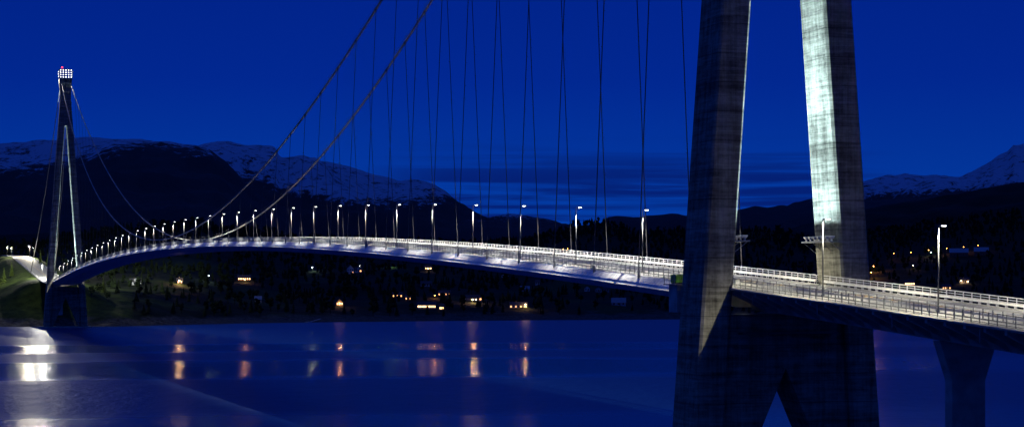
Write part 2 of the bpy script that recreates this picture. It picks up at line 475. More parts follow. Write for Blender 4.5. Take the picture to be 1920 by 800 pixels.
def pier(y, parent, hb=-6):
    tz = deck_h(y)-3.28; mb = MB()
    def rg(w, z): return [(-w,-.8,z),(w,-.8,z),(w,.8,z),(-w,.8,z)]
    mb.rings([rg(2.15,hb), rg(2.15,tz-4.6), rg(3.75,tz)])
    o = mb.build('pier', M['concrete_plain'], parent); o.location = (0, y, 0); return o
pier(-53.5, via); pier(-106, via); pier(-158, via); pier(-210, via); pier(-262, via); pier(-314, via)

# ---------------------------------------------------------------- far approach
favia = tag(empty('shore_viaduct'), 'short viaduct leading from the distant tower to the hillside road', 'viaduct')
YF = frange(1143.6, 1262, 6)
MB().loft([(-8.8,-.3),(-8.8,0),(8.8,0),(8.8,-.3),(4.4,-.55),(3,-3),(-3,-3),(-4.4,-.55)][::-1], YF).build('deck_slab', M['slab'], favia)
pf_ = pier(1190, favia, 8); pier(1235, favia, 18)
MB().loft([(-8.0,.02),(-8.0,.06),(7.9,.06),(7.9,.02)], YF).build('carriageway', M['asphalt'], favia)
YR = frange(1262, 1850, 8)
road = MB().loft([(-9.2,-.9),(-8.8,.0),(8.8,.0),(9.2,-.9)][::-1], YR).build('road', M['asphalt']); tag(road, kind='structure')
mk = dashes(0, .25, (1264, 1845), 6, 4, .012).build('road_marking', M['yellow']); tag(mk, kind='structure')
def far_rail(x, ya, yb, label):
    o = empty('guard_rail'); tag(o, label, 'guard rail')
    ys = frange(ya, yb, 8)
    MB().loft([(x-.05,.5),(x-.05,.85),(x+.05,.85),(x+.05,.5)], ys).build('rail', M['white_steel'], o)
    MB().loft([(x-.04,1.15),(x-.04,1.25),(x+.04,1.25),(x+.04,1.15)], ys).build('rail', M['white_steel'], o)
    for y in frange(ya+1, yb-1, 6):
        MB().box(x-.07,x+.07,y-.07,y+.07,deck_h(y)-.3,deck_h(y)+1.24).build('post', M['white_steel'], o)
    return o
far_rail(-8.4, 1144, 1560, 'guard rail on the left of the lit road beyond the distant tower')
far_rail(8.4, 1144, 1560, 'guard rail on the right of the lit road beyond the distant tower')

# ---------------------------------------------------------------- terrain
ZS = [(-900,1560),(-300,1450),(0,1392),(60,1396),(120,1402),(230,1404),(300,1440),(450,1500),(600,1545),(900,1605),(1270,1663),(1400,1690),(1920,1800),(2700,2000)]
RY = [(-900,440),(-300,430),(0,452),(60,456),(100,446),(150,438),(190,430),(230,424),(270,424),(300,416),(350,412),(395,416),(422,428),(450,428),(480,424),(510,431),(545,442),(600,444),(700,449),(800,452),(880,453),(930,450),(980,448),(1020,440),(1050,428),(1077,419),(1100,415),(1135,414),(1160,420),(1185,432),(1200,436),(1250,432),(1290,429),(1340,433),(1385,431),(1450,429),(1475,434),(1500,443),(1530,450),(1570,448),(1625,436),(1733,417),(1920,393),(2300,372),(2900,360)]
def fbm(x, y, sc, o=4, s=0):
    return noise.fractal(Vector((x/sc, y/sc, s)), 1.0, 2.0, o)
def terr(x, y):
    u, z = to_uz(x, y)
    zs = interp(ZS, u) + fbm(x, y, 60, 3, 3.)*7
    d = z - zs
    if d < 0: return max(-14, d*.22)
    zr = 2750
    H = 33 + (525 - interp(RY, u)) * zr / FP - 3
    left = 1 - smooth(230, 520, u)
    s = min(1, d / (zr - zs))
    bank = (1 - math.exp(-d/70)) * (17*left + 7)
    rise = (H - (17*left + 7)) * (.35*s + .65*s**1.7)
    if z > zr: rise = rise - (z - zr)*.08
    h = bank + rise * (1 if z <= zr else 1)
    h += fbm(x, y, 150, 4, 1.) * 5 * min(1, d/150) * (1 - .75*smooth(2200, 2700, z)) + fbm(x, y, 22, 4, 5.) * 1.5 * min(1, d/25)
    if y > 1180 and abs(x) < 90 and y < 1900:      # ground shaped to the road
        rh = deck_h(y) - .5
        if y < 1262: rh = h + (rh - h) * smooth(1225, 1262, y)
        k = 1 - smooth(10.5, 45, abs(x))
        k = k if y < 1780 else k * (1 - smooth(1780, 1890, y))
        h = h + (rh - h) * k
        if abs(x) < 9.6 and y > 1262: h = min(h, deck_h(y) - .5)
    return h
us = [ -900 + 15*i for i in range(54)] + [-90 + 6*i for i in range(95)] + [480 + 10*i for i in range(150)] + [1980 + 20*i for i in range(38)]
zz = [1330 + 6*i for i in range(60)] + [1690 + 14*i for i in range(45)] + [2320 + 30*i for i in range(30)]
def grid_mesh(name, us, zz, hf, m, smooth_=True, attr=None):
    vs = []; fs = []; at = []
    for z in zz:
        for u in us:
            p = place(u, z); p.z = hf(p.x, p.y, u, z); vs.append(tuple(p))
            if attr: at.append(attr(p, u, z))
    n = len(us)
    for i in range(len(zz)-1):
        for j in range(n-1): a = i*n+j; fs.append((a, a+1, a+1+n, a+n))
    me = bpy.data.meshes.new(name); me.from_pydata(vs, [], fs); me.update()
    for p in me.polygons: p.use_smooth = smooth_
    me.materials.append(m)
    if attr:
        a = me.attributes.new('cover', 'FLOAT', 'POINT'); a.data.foreach_set('value', at)
    o = bpy.data.objects.new(name, me); COL.objects.link(o); tag(o, kind='structure'); return o

def ground_mat():
    m = bpy.data.materials.new('hillside'); m.use_nodes = True; nt = m.node_tree; N = nt.nodes; L = nt.links
    b = N['Principled BSDF']; b.inputs['Roughness'].default_value = .95; b.inputs['Specular IOR Level'].default_value = .1
    tc = N.new('ShaderNodeTexCoord'); g = N.new('ShaderNodeNewGeometry'); sx = N.new('ShaderNodeSeparateXYZ'); L.new(g.outputs['Position'], sx.inputs[0])
    def nz(sc, d=6):
        n = N.new('ShaderNodeTexNoise'); n.inputs['Scale'].default_value = sc; n.inputs['Detail'].default_value = d; n.inputs['Roughness'].default_value = .65
        L.new(tc.outputs['Object'], n.inputs['Vector']); return n.outputs['Fac']
    def ramp(f, a, b_, c0, c1):
        r = N.new('ShaderNodeValToRGB'); r.color_ramp.elements[0].position = a; r.color_ramp.elements[1].position = b_
        r.color_ramp.elements[0].color = (*c0,1); r.color_ramp.elements[1].color = (*c1,1); L.new(f, r.inputs[0]); return r.outputs[0]
    def mix(f, a, b_):
        x = N.new('ShaderNodeMix'); x.data_type = 'RGBA'; L.new(f, x.inputs[0]); L.new(a, x.inputs[6]); L.new(b_, x.inputs[7]); return x.outputs[2]
    grass = ramp(nz(.12), .3, .7, (.006,.012,.003), (.04,.06,.010))
    wood = ramp(nz(.08), .35, .65, (.004,.007,.004), (.016,.022,.009))
    cover = N.new('ShaderNodeAttribute'); cover.attribute_name = 'cover'
    c1 = mix(cover.outputs['Fac'], wood, grass)
    rock = ramp(nz(.35, 8), .35, .65, (.012,.012,.012), (.085,.08,.07))
    ad = N.new('ShaderNodeMath'); ad.operation = 'MULTIPLY_ADD'; L.new(nz(.06), ad.inputs[0]); ad.inputs[1].default_value = -14; L.new(sx.outputs['Z'], ad.inputs[2])
    mr = N.new('ShaderNodeMapRange'); L.new(ad.outputs[0], mr.inputs[0]); mr.inputs[1].default_value = -3.5; mr.inputs[2].default_value = -1.0; mr.inputs[3].default_value = 1; mr.inputs[4].default_value = 0
    c2 = mix(mr.outputs[0], c1, rock)
    L.new(c2, b.inputs['Base Color'])
    bp = N.new('ShaderNodeBump'); bp.inputs['Strength'].default_value = .8; bp.inputs['Distance'].default_value = .8
    L.new(nz(.5, 8), bp.inputs['Height']); L.new(bp.outputs[0], b.inputs['Normal'])
    return m
M['ground'] = ground_mat()
def ucover(p, u, z):        # 1 = open grass, 0 = woodland
    f = 1 - smooth(120, 240, z - interp(ZS, u)) if u < 250 else 0
    if abs(p.x) < 45 and p.y > 1200 and p.y < 1720: f = 1
    n = fbm(p.x, p.y, 130, 3, 9.)
    f = max(f, smooth(.12, .3, n) * (1 - smooth(2050, 2300, z)) * .8)
    return f
grid_mesh('hillside', us, zz, lambda x, y, u, z: terr(x, y), M['ground'], attr=ucover)

# ---------------------------------------------------------------- mountains
def mountain_mat(name, rock=(.035,.036,.04), snow=(.36,.43,.52), ns=.004):
    m = bpy.data.materials.new(name); m.use_nodes = True; nt = m.node_tree; N = nt.nodes; L = nt.links
    b = N['Principled BSDF']; b.inputs['Roughness'].default_value = .9; b.inputs['Specular IOR Level'].default_value = .1
    tc = N.new('ShaderNodeTexCoord')
    def nz(sc, d=10, r=.7, vec=None):
        n = N.new('ShaderNodeTexNoise'); n.inputs['Scale'].default_value = sc; n.inputs['Detail'].default_value = d; n.inputs['Roughness'].default_value = r
        if vec:
            mp = N.new('ShaderNodeMapping'); mp.inputs['Scale'].default_value = vec; L.new(tc.outputs['Object'], mp.inputs[0]); L.new(mp.outputs[0], n.inputs['Vector'])
        else: L.new(tc.outputs['Object'], n.inputs['Vector'])
        return n.outputs['Fac']
    at = N.new('ShaderNodeAttribute'); at.attribute_name = 'cover'
    a = N.new('ShaderNodeMath'); a.operation = 'MULTIPLY_ADD'; L.new(nz(.016, 12, .8, (1,1,.9)), a.inputs[0]); a.inputs[1].default_value = 4.5; L.new(at.outputs['Fac'], a.inputs[2])
    mr = N.new('ShaderNodeMapRange'); L.new(a.outputs[0], mr.inputs[0]); mr.inputs[1].default_value = 2.45; mr.inputs[2].default_value = 2.75
    x = N.new('ShaderNodeMix'); x.data_type = 'RGBA'; L.new(mr.outputs[0], x.inputs[0]); x.inputs[6].default_value = (*rock,1); x.inputs[7].default_value = (*snow,1)
    L.new(x.outputs[2], b.inputs['Base Color'])
    bp = N.new('ShaderNodeBump'); bp.inputs['Strength'].default_value = .9; bp.inputs['Distance'].default_value = 30
    L.new(nz(.004, 12, .72), bp.inputs['Height']); L.new(bp.outputs[0], b.inputs['Normal'])
    return m
M['mount'] = mountain_mat('snowy_rock')
M['forest_hill'] = mat('wooded_slope', (.012,.016,.014), .95, var=.5, vscale=.01, spec=.05)
def mountain(name, prof, Z, Wf, Wb, m, snowf, amp=40, sc=700, seed=0, us=None, power=1.3, rows=44, step=6, zb=0):
    u0, u1 = prof[0][0], prof[-1][0]
    uu = frange(u0, u1, step)
    zs_ = [Z - Wf + Wf*i/rows for i in range(rows+1)] + [Z + Wb*(i/8) for i in range(1, 9)]
    def hf(x, y, u, z):
        H = 33 + (525 - interp(prof, u)) * Z / FP
        if z <= Z: g = max(0, 1 - (Z - z)/Wf) ** power
        else: g = 1 - (z - Z)/Wb
        e = min(1, max(0, g*3))
        nn = noise.ridged_multi_fractal(Vector((x/sc, y/sc, seed)), 1.0, 2.1, 6, 1.0, 2.0) - 1.0
        edge = smooth(u0, u0+60, u) * (1 - smooth(u1-60, u1, u)) if Z > 3000 else 1
        crest = (1 - smooth(.75, 1., g)) if z <= Z else 0
        small = fbm(x, y, sc*.12, 4, seed+3)*amp*.09
        return zb + max(-30, (H-zb)*g + nn*amp*e*crest + small*e)
    return grid_mesh(name, uu, zs_, hf, m, attr=snowf)
def sn(line, soft, bias=0, reg=None):
    """snow amount from height in photo rows of the mountain's own distance"""
    def f(p, u, z):
        y = 525 - (p.z - 33) * FP / z
        l = line(u) if callable(line) else line
        return max(-1.3, min(.6, (l - y)/soft + bias))
    return f
# left massif
mountain('mountain', [(-900,300),(-500,250),(-200,275),(0,269),(60,264),(110,261),(170,258),(220,259),(260,263),(303,263),(330,269),(370,273),(395,282),(420,300),(440,318),(455,335),(480,360),(520,395),(560,440),(600,470)],
         8600, 2600, 2500, M['mount'], sn(lambda u: interp([(-900,340),(0,325),(100,318),(180,295),(230,282),(300,272),(330,280),(400,290),(600,300)], u), 34, .05), amp=95, sc=900, seed=1, power=.85)
mountain('mountain', [(300,330),(370,273),(385,268),(410,266),(440,268),(470,270),(500,272),(515,276),(522,290),(530,296),(560,292),(590,296),(640,308),(665,316),(700,327),(740,333),(790,338),(815,345),(835,358),(860,382),(880,404),(900,420),(930,440),(960,470)],
         11500, 3200, 2500, M['mount'], sn(lambda u: interp([(300,300),(400,310),(480,335),(560,365),(650,378),(760,380),(840,368),(900,350)], u), 32, .22), amp=150, sc=1100, seed=4, power=.8)
# pale distant summit and ridge below it
mountain('mountain', [(830,430),(870,420),(900,410),(930,405),(960,401),(990,404),(1020,410),(1045,416),(1080,428),(1120,440)],
         19000, 3000, 2500, M['mount'], sn(412, 20, -.1), amp=120, sc=1500, seed=7)
mountain('mountain', [(820,440),(870,412),(905,413),(940,416),(975,422),(1000,430),(1020,426),(1045,419),(1062,418),(1085,428),(1120,440)],
         9800, 2200, 1500, M['mount'], sn(417, 8, -.35), amp=60, sc=800, seed=9)
mountain('mountain', [(1080,450),(1140,408),(1160,404),(1200,407),(1235,403),(1270,400),(1300,406),(1330,404),(1385,391),(1415,387),(1440,390),(1460,386),(1490,384),(1525,376),(1560,380),(1600,372),(1640,376),(1700,372),(1800,360),(1920,340),(2100,320),(2500,300)],
         7200, 2400, 1500, M['mount'], sn(lambda u: interp([(1080,385),(1480,378),(1525,384),(1600,372),(2500,350)], u), 12, -.75), amp=60, sc=700, seed=12)
mountain('mountain', [(1420,400),(1500,378),(1560,360),(1620,338),(1660,330),(1700,324),(1730,328),(1775,329),(1800,331),(1822,322),(1850,306),(1872,292),(1890,284),(1900,272),(1920,268),(1980,250),(2100,240),(2500,280)],
         11000, 3400, 2500, M['mount'], sn(lambda u: interp([(1420,372),(1700,360),(1800,355),(1920,345),(2500,350)], u), 22, .3), amp=150, sc=1000, seed=15, power=.9)
mountain('hill', [(1480,430),(1560,405),(1650,385),(1720,376),(1800,362),(1860,350),(1920,342),(2000,334),(2500,320)],
         5600, 1800, 1200, M['forest_hill'], lambda p,u,z: 0, amp=35, sc=500, seed=17)
mountain('hill', [(-900,430),(0,440),(200,430),(400,440),(700,452),(900,452),(1000,440),(1060,432),(1300,430),(1500,432),(2500,420)],
         4200, 900, 900, M['forest_hill'], lambda p,u,z: 0, amp=15, sc=300, seed=19, zb=10)

# ---------------------------------------------------------------- water
def water_mat():
    m = bpy.data.materials.new('fjord_water'); m.use_nodes = True; nt = m.node_tree; N = nt.nodes; L = nt.links
    b = N['Principled BSDF']; b.inputs['Base Color'].default_value = (.002,.028,.13,1); b.inputs['IOR'].default_value = 1.33
    g = N.new('ShaderNodeNewGeometry'); mp = N.new('ShaderNodeMapping'); mp.vector_type = 'POINT'
    mp.inputs['Rotation'].default_value = (0,0,TH); L.new(g.outputs['Position'], mp.inputs[0])     # x across, y away
    sx = N.new('ShaderNodeSeparateXYZ'); L.new(mp.outputs[0], sx.inputs[0])
    def nz(vec, sc=1, d=4, r=.55):
        q = N.new('ShaderNodeMapping'); q.inputs['Scale'].default_value = vec; L.new(mp.outputs[0], q.inputs[0])
        n = N.new('ShaderNodeTexNoise'); n.inputs['Scale'].default_value = sc; n.inputs['Detail'].default_value = d; n.inputs['Roughness'].default_value = r
        L.new(q.outputs[0], n.inputs['Vector']); return n.outputs['Fac']
    def mth(op, *a, cl=False):
        n = N.new('ShaderNodeMath'); n.operation = op; n.use_clamp = cl
        for i, q in enumerate(a):
            if isinstance(q, (int, float)): n.inputs[i].default_value = q
            else: L.new(q, n.inputs[i])
        return n.outputs[0]
    def rng(a, f0, f1, t0, t1):
        n = N.new('ShaderNodeMapRange'); n.interpolation_type = 'SMOOTHSTEP'; L.new(a, n.inputs[0])
        for i, q in enumerate((f0, f1, t0, t1)): n.inputs[i+1].default_value = q
        return n.outputs[0]
    # slicks of calm water between breezy water: long bands across the fjord (distances from the near shore)
    yy = mth('ADD', sx.outputs['Y'], mth('MULTIPLY', nz((.006,.016,1), 1, 5), 90.))
    # y' in this frame of a point at depth z and lateral 0 is z + C.FW
    c0 = CAM.x*math.sin(TH) + CAM.y*math.cos(TH)
    t = mth('SUBTRACT', mth('ADD', yy, -c0 - 45.), mth('MULTIPLY', sx.outputs['X'], .18))
    def band(z0, z1, e=20):
        return mth('MULTIPLY', rng(t, z0-e, z0+e, 0, 1), rng(t, z1-e, z1+e, 1, 0))
    calm = mth('MAXIMUM', band(940, 1045, 30), mth('MULTIPLY', band(685, 835, 34), 1.0))
    calm = mth('MAXIMUM', calm, mth('MULTIPLY', rng(t, 470, 540, 1, 0), .55))
    calm = mth('MULTIPLY', calm, rng(sx.outputs['X'], -60, 180, 1, .35))
    L.new(rng(calm, 0, 1, .38, .12), b.inputs['Roughness'])
    def cen(q, k): return mth('MULTIPLY', mth('SUBTRACT', q, .5), k)
    wc = mth('ADD', cen(nz((.07,.3,1), 1, 5, .6), .7), cen(nz((.04,.06,1), 1, 4, .65), 2.0))
    wr = mth('ADD', cen(nz((.16,.4,1), 1, 5, .6), .35), cen(nz((.11,.05,1), 1, 4, .65), 1.5))
    wav = mth('ADD', mth('MULTIPLY', wc, calm), mth('MULTIPLY', wr, mth('SUBTRACT', 1.0, calm)))
    bp = N.new('ShaderNodeBump'); bp.inputs['Distance'].default_value = 1.0; bp.inputs['Strength'].default_value = 1.0
    L.new(wav, bp.inputs['Height']); L.new(bp.outputs[0], b.inputs['Normal'])
    return m
M['water'] = water_mat()
w = MB().add([(-30000,-8000,0),(30000,-8000,0),(30000,40000,0),(-30000,40000,0)], [(0,1,2,3)]).build('water', M['water']); tag(w, kind='structure')

# ---------------------------------------------------------------- street lamps
ORD = ['first','second','third','fourth','fifth','sixth','seventh','eighth','ninth','tenth','eleventh','twelfth','thirteenth','fourteenth','fifteenth','sixteenth','seventeenth','eighteenth','nineteenth','twentieth']
ORD += ['twenty-'+o for o in ORD[:9]] + ['thirtieth'] + ['thirty-'+o for o in ORD[:9]]
def make_lamp():
    t = empty('street_lamp')
    MB().tube([(0,0,0),(0,0,9.9)], .11, 8, .07).build('pole', M['pole'], t, True)
    mb = MB().tube([(0,0,0),(0,0,.35)], .2, 8); mb.box(-.22,.22,-.22,.22,0,.04); mb.build('pole_base', M['pole'], t)
    MB().tube([(0,0,9.84),(.2,0,9.95),(.45,0,9.98)], .045, 6).build('arm', M['pole'], t)
    hd = MB(); hd.hexa([(.3,-.14,9.92),(1.05,-.17,9.92),(1.05,.17,9.92),(.3,.14,9.92),(.35,-.09,10.04),(1.0,-.09,10.02),(1.0,.09,10.02),(.35,.09,10.04)])
    h = hd.build('lamp_head', M['pole'], t)
    MB().hexa([(.5,-.09,9.85),(.92,-.09,9.85),(.92,.09,9.85),(.5,.09,9.85),(.45,-.14,9.917),(.98,-.14,9.917),(.98,.14,9.917),(.45,.14,9.917)]).build('lamp_lens', M['lens'], h)
    l = bpy.data.lights.new('lamp_light', 'SPOT'); l.energy = 30000; l.spot_size = R(164); l.spot_blend = .85; l.shadow_soft_size = .07; l.color = (1,.93,.7)
    o = bpy.data.objects.new('lamp_light', l); COL.objects.link(o); o.parent = t; o.location = (.8,0,9.75)
    return t
lamp0 = make_lamp(); used = False
span_light = [c for c in lamp0.children if c.type == 'LIGHT'][0].data.copy(); span_light.color = (1,.965,.86); span_light.spot_size = R(116); span_light.spot_blend = .4; span_light.energy = 36000
def put_lamp(x, y, rz, label, group):
    global used
    o = lamp0 if not used else dup(lamp0); used = True
    o.location = (x, y, deck_h(y)+.06); o.rotation_euler.z = rz
    if y > 30 and abs(x) < 6:
        for c in o.children:
            if c.type == 'LIGHT': c.data = span_light; c.rotation_euler = (0, R(-23), 0); c.scale = (1, 1.9, 1)
    tag(o, label, 'street lamp', group); return o
for k in range(-6, 36):
    y = 35.2 + 31.3*k
    if k >= 0: lb = f'tall grey street lamp on the bridge, {ORD[k]} from the near tower towards the distant tower'
    elif k == -1: lb = 'street lamp half hidden by the left leg of the near tower'
    elif k == -2: lb = 'street lamp in front of the floodlit right leg of the near tower'
    elif k == -3: lb = 'lit street lamp on the viaduct, right of the near tower'; y += 2.5
    else: lb = ['','street lamp next along the viaduct beyond the right edge','second street lamp beyond the right edge on the viaduct','third street lamp beyond the right edge on the viaduct'][-k-3]
    put_lamp(-5.05, y, 0, lb, 'street lamps along the bridge')
for x, y, rz, lb in ((-9.6,1600,0,'lit road lamp at the top of the hill road, nearest on the left side'),(-9.6,1668,0,'lit road lamp at the hilltop, farthest left'),
                     (9.6,1592,math.pi,'lit road lamp at the top of the hill road, farthest right'),(9.6,1640,math.pi,'lit road lamp at the hilltop, second from the right')):
    o = put_lamp(x, y, rz, lb, 'road lamps at the top of the hill road')
    o.location.z = deck_h(y) - .7
    for c in o.children:
        if c.type == 'LIGHT':
            c.data = c.data.copy()
            if x > 0: c.data.type = 'POINT'; c.data.energy = 8e4

o = put_lamp(-5.05, 1287, 0, 'added road lamp close left of the distant tower, for the glare on the water', 'road lamps at the top of the hill road')  # extra lamp added to throw a wedge of glare onto the fjord
for c in o.children:
    if c.type == 'LIGHT': c.data = c.data.copy(); c.data.type = 'POINT'; c.data.energy = 8e4; c.scale = (1,1,1); c.rotation_euler = (0,0,0)
# ---------------------------------------------------------------- houses, found on the slope where the photo shows them
def hit(u, ypx):
    d = FW + RT*((u-960)/FP) + Vector((0,0,(525-ypx)/FP)); t = 1380
    while t < 3200:
        p = CAM + d*t
        if terr(p.x, p.y) >= p.z: return p, t
        t += 4
    p = CAM + d*3000; return Vector((p.x,p.y,terr(p.x,p.y))), 3000
def hmat(name, c): return mat(name, c, .8, var=.15, vscale=1)
HM = {'white': hmat('white_boards', (.38,.4,.42)), 'red': hmat('red_boards', (.25,.03,.02)), 'dark': hmat('brown_boards', (.06,.045,.035)),
      'grey': hmat('grey_boards', (.25,.26,.28)), 'roof': hmat('dark_roof_tiles', (.035,.035,.04)), 'pale_roof': hmat('pale_metal_roof', (.2,.22,.24)),
      'dkglass': mat('dark_window', (.01,.012,.015), .1), 'door': hmat('painted_door', (.1,.06,.04))}
def lit(name, c, s): return mat(name, (.8,.8,.8), .5, emit=c, es=s)
HM['warm'] = lit('warm_window', (1,.42,.12), 3.0); HM['hot'] = lit('bright_window', (1,.55,.22), 6); HM['orange'] = lit('sodium_lamp', (1,.36,.05), 38)
HM['cool'] = lit('white_lamp', (.8,.95,1), 14); HM['bulb'] = lit('warm_lamp', (1,.62,.3), 42)
houses = []
def house(u, y, wpx, hwall, wall, roof, nwin, litmode, label, dep=7.0, rh=2.6, floors=1, rz=.0, cat='house', chimney=True, dormer=False, gable_front=False):
    p, z = hit(u, y); w = wpx*z/FP; houses.append((p.x, p.y, w))
    ang = math.atan2(-(p.x-CAM.x), (p.y-CAM.y)) + rz
    t = empty('house' if cat in ('house','cottage') else cat.replace(' ','_'), (p.x, p.y, p.z - .2), ang); tag(t, label, cat)
    hx, hy = w/2, dep/2; H = hwall*floors
    wl = MB().box(-hx,hx,-hy,hy,-2.5,H)
    rf = MB(); o_ = .5
    if gable_front:
        wl.add([(-hx,-hy,H),(hx,-hy,H),(0,-hy,H+rh),(-hx,hy,H),(hx,hy,H),(0,hy,H+rh)], [(0,1,2),(5,4,3)])
        for s in (-1,1):
            a = [(s*(hx+o_),-hy-o_,H-.2),(0,-hy-o_,H+rh+.05),(0,hy+o_,H+rh+.05),(s*(hx+o_),hy+o_,H-.2)]
            b_ = [(q[0],q[1],q[2]+.2) for q in a]; rf.hexa(a+b_)
    else:
        wl.add([(-hx,-hy,H),(-hx,hy,H),(-hx,0,H+rh),(hx,-hy,H),(hx,hy,H),(hx,0,H+rh)], [(0,2,1),(3,4,5)])
        for s in (-1,1):
            a = [(-hx-o_,s*(hy+o_),H-.2),(-hx-o_,0,H+rh+.05),(hx+o_,0,H+rh+.05),(hx+o_,s*(hy+o_),H-.2)]
            b_ = [(q[0],q[1],q[2]+.2) for q in a]; rf.hexa(a+b_)
    wl.build('wall', HM[wall], t); r_ = rf.build('roof', HM[roof], t)
    if chimney: MB().box(-hx*.3,-hx*.3+.8,-.4,.4,H+rh*.5,H+rh+1).build('chimney', HM['dark'], r_)
    if dormer:
        d_ = MB().box(-1.2,1.2,-hy+.2,0,H,H+1.6); d_.add([(-1.5,-hy,H+1.6),(1.5,-hy,H+1.6),(0,-hy,H+2.9),(-1.5,0,H+1.6),(1.5,0,H+1.6),(0,0,H+2.9)], [(0,1,2),(0,2,5,3),(1,4,5,2)])
        d_.build('dormer', HM[wall], t)
    for fl in range(floors):
        for k in range(nwin):
            x = -hx + (k+.5)*w/nwin; ww = min(w/nwin*random.uniform(.18,.34), .8)
            on = litmode == 'all' or (litmode == 'some' and (k + fl) % 2 == 0) or (litmode == 'one' and k == nwin-1 and fl == 0) or litmode == 'hot'
            mm = HM['hot'] if litmode == 'hot' else HM['warm'] if on else HM['dkglass']
            win = MB().box(x-ww, x+ww, -hy-.06, -hy-.01, fl*hwall+.9, fl*hwall+2.3)
            f_ = win.build('window', mm, t)
            fr = MB()
            z0_, z1_ = fl*hwall+.84, fl*hwall+2.36
            fr.rings([[(x-ww-.08,yy,z0_),(x+ww+.08,yy,z0_),(x+ww+.08,yy,z1_),(x-ww-.08,yy,z1_)][::1] for yy in (-hy-.008,-hy-.058)], False)
            fr.build('frame', HM['white'], f_)
    MB().box(hx*.1, hx*.1+.9, -hy-.08, -hy-.01, -.2, 2.0).build('door', HM['door'], t)
    return t
def yard_lamp(u, y, label, m='bulb', h=4.5, power=4000, col=(1,.6,.25), r=.28, up=0):
    p, z = hit(u, y + h*FP/1900)
    t = empty('yard_lamp', (p.x, p.y, p.z)); tag(t, label, 'lamp')
    MB().tube([(0,0,-1),(0,0,h)], .08, 6).build('pole', M['pole'], t)
    MB().tube([(0,0,h),(0,0,h+.12),(0,0,h+.5)], r, 8, r*.7).build('lamp_globe', HM[m], t)
    if power:
        l = bpy.data.lights.new('lamp_light', 'POINT'); l.energy = power*(.35 if m == 'bulb' else .7); l.color = col; l.shadow_soft_size = .3
        o = bpy.data.objects.new('lamp_light', l); COL.objects.link(o); o.parent = t; o.location = (0,-1.0,h+.3)
    houses.append((p.x, p.y, 4)); return t
G = None
house(254,533,20,2.7,'white','roof',4,'none','unlit white house with a small dormer, leftmost on the slope below the bridge',dormer=True)
house(337,531,10,2.4,'dark','roof',2,'all','small house beside the brightest yellow lamp on the left slope')
house(458,525,24,2.7,'red','roof',6,'hot','red house with glowing windows beneath the bridge arch')
house(657,513,13,2.9,'white','roof',3,'one','tall white gabled house under the middle of the bridge',floors=2,rh=4,gable_front=True)
house(672,510,12,2.6,'white','roof',3,'one','low white wing right of the tall gabled house',dormer=True)
house(637,572,13,2.5,'dark','roof',3,'all','small cottage with a lit gable near the shore',gable_front=True,cat='cottage')
house(803,505,12,2.6,'dark','roof',4,'hot','bright glowing house just under the girder at centre')
house(799,536,20,2.6,'grey','roof',4,'none','dim grey house above the row of lit houses')
house(745,557,18,2.5,'dark','roof',5,'some','dark house with scattered small lights, left of the long lit house')
house(765,562,10,2.5,'dark','roof',3,'some','small dark house close left above the long lit house')
house(833,554,22,2.5,'dark','roof',7,'some','dark house with a row of orange windows, above the long lit house')
house(800,577,34,2.7,'white','roof',10,'hot','long low house with a bright row of windows near the shore')
house(828,580,8,2.5,'white','roof',3,'hot','small lit annex right of the long lit house')
house(886,563,34,2.6,'grey','roof',8,'one','long dark house behind two bright lamps')
house(972,577,32,2.8,'white','roof',7,'some','low pale house with lit windows near the shore, right of the two bright lamps')
house(947,520,13,2.7,'white','roof',3,'none','unlit white house just under the girder right of centre',gable_front=True)
house(984,545,17,2.4,'grey','pale_roof',4,'none','unlit grey house with a pale roof, left one of the close pair')
house(1008,533,8,2.4,'white','roof',2,'none','tiny white cabin under the girder',cat='cabin')
house(1101,545,10,2.6,'white','roof',2,'none','unlit pale gabled house, left of the trio below the girder',gable_front=True)
house(1122,547,12,2.6,'grey','roof',3,'none','unlit grey gabled house, middle of the trio below the girder',gable_front=True)
house(1137,546,10,2.6,'grey','roof',2,'none','unlit grey house, right of the trio below the girder')
house(1160,572,26,2.6,'grey','pale_roof',3,'none','boathouse with a wide pale roof near the right shore',rh=4.2,cat='boathouse',chimney=False)
house(484,565,12,2.2,'grey','pale_roof',2,'none','small unlit cabin low on the slope at left centre',cat='cabin')
house(1798,480,34,4.5,'dark','pale_roof',6,'none','large hall with a pale blue roof, left of the two on the right hillside',dep=22,rh=5,cat='warehouse',chimney=False)
house(1840,478,26,4.5,'dark','pale_roof',4,'none','large hall with a pale blue roof, right of the two on the right hillside',dep=22,rh=5,cat='warehouse',chimney=False)
house(1775,542,16,2.7,'dark','roof',4,'all','house with lit windows just above the white parapet at right')
house(1706,534,18,2.7,'red','roof',5,'hot','house with orange windows behind the parapet, right of the near tower')
house(1808,530,16,2.7,'grey','roof',4,'one','dark house between two small bright lamps on the right slope')
yard_lamp(336,527,'very bright yellow lamp by the small house on the left slope','bulb',3.5,26000,r=.5)
yard_lamp(391,517,'lone white lamp on a post between the yellow lamp and the red house','cool',5,3000,(.7,1,.7))
yard_lamp(586,500,'small white lamp among trees left of the tall white house','cool',4,4000,(.7,1,.6))
yard_lamp(674,498,'tiny white lamp right of the tall white house','cool',4,600,r=.2)
yard_lamp(516,506,'faint white lamp right of the red house','cool',4,300,r=.15)
yard_lamp(735,495,'greenish lamp tucked under the girder','cool',4,2500,(.5,1,.3),r=.2)
yard_lamp(886,562,'bright yellow yard lamp, left of a close pair','bulb',3,14000,r=.42)
yard_lamp(893,562,'bright yellow yard lamp, right of a close pair','bulb',3,14000,r=.42)
yard_lamp(985,571,'bright lamp on the low pale house near the shore','bulb',3,8000,r=.34)
yard_lamp(815,554,'orange lamp left of the dark house with orange windows','orange',3,2500,(1,.4,.1),r=.2)
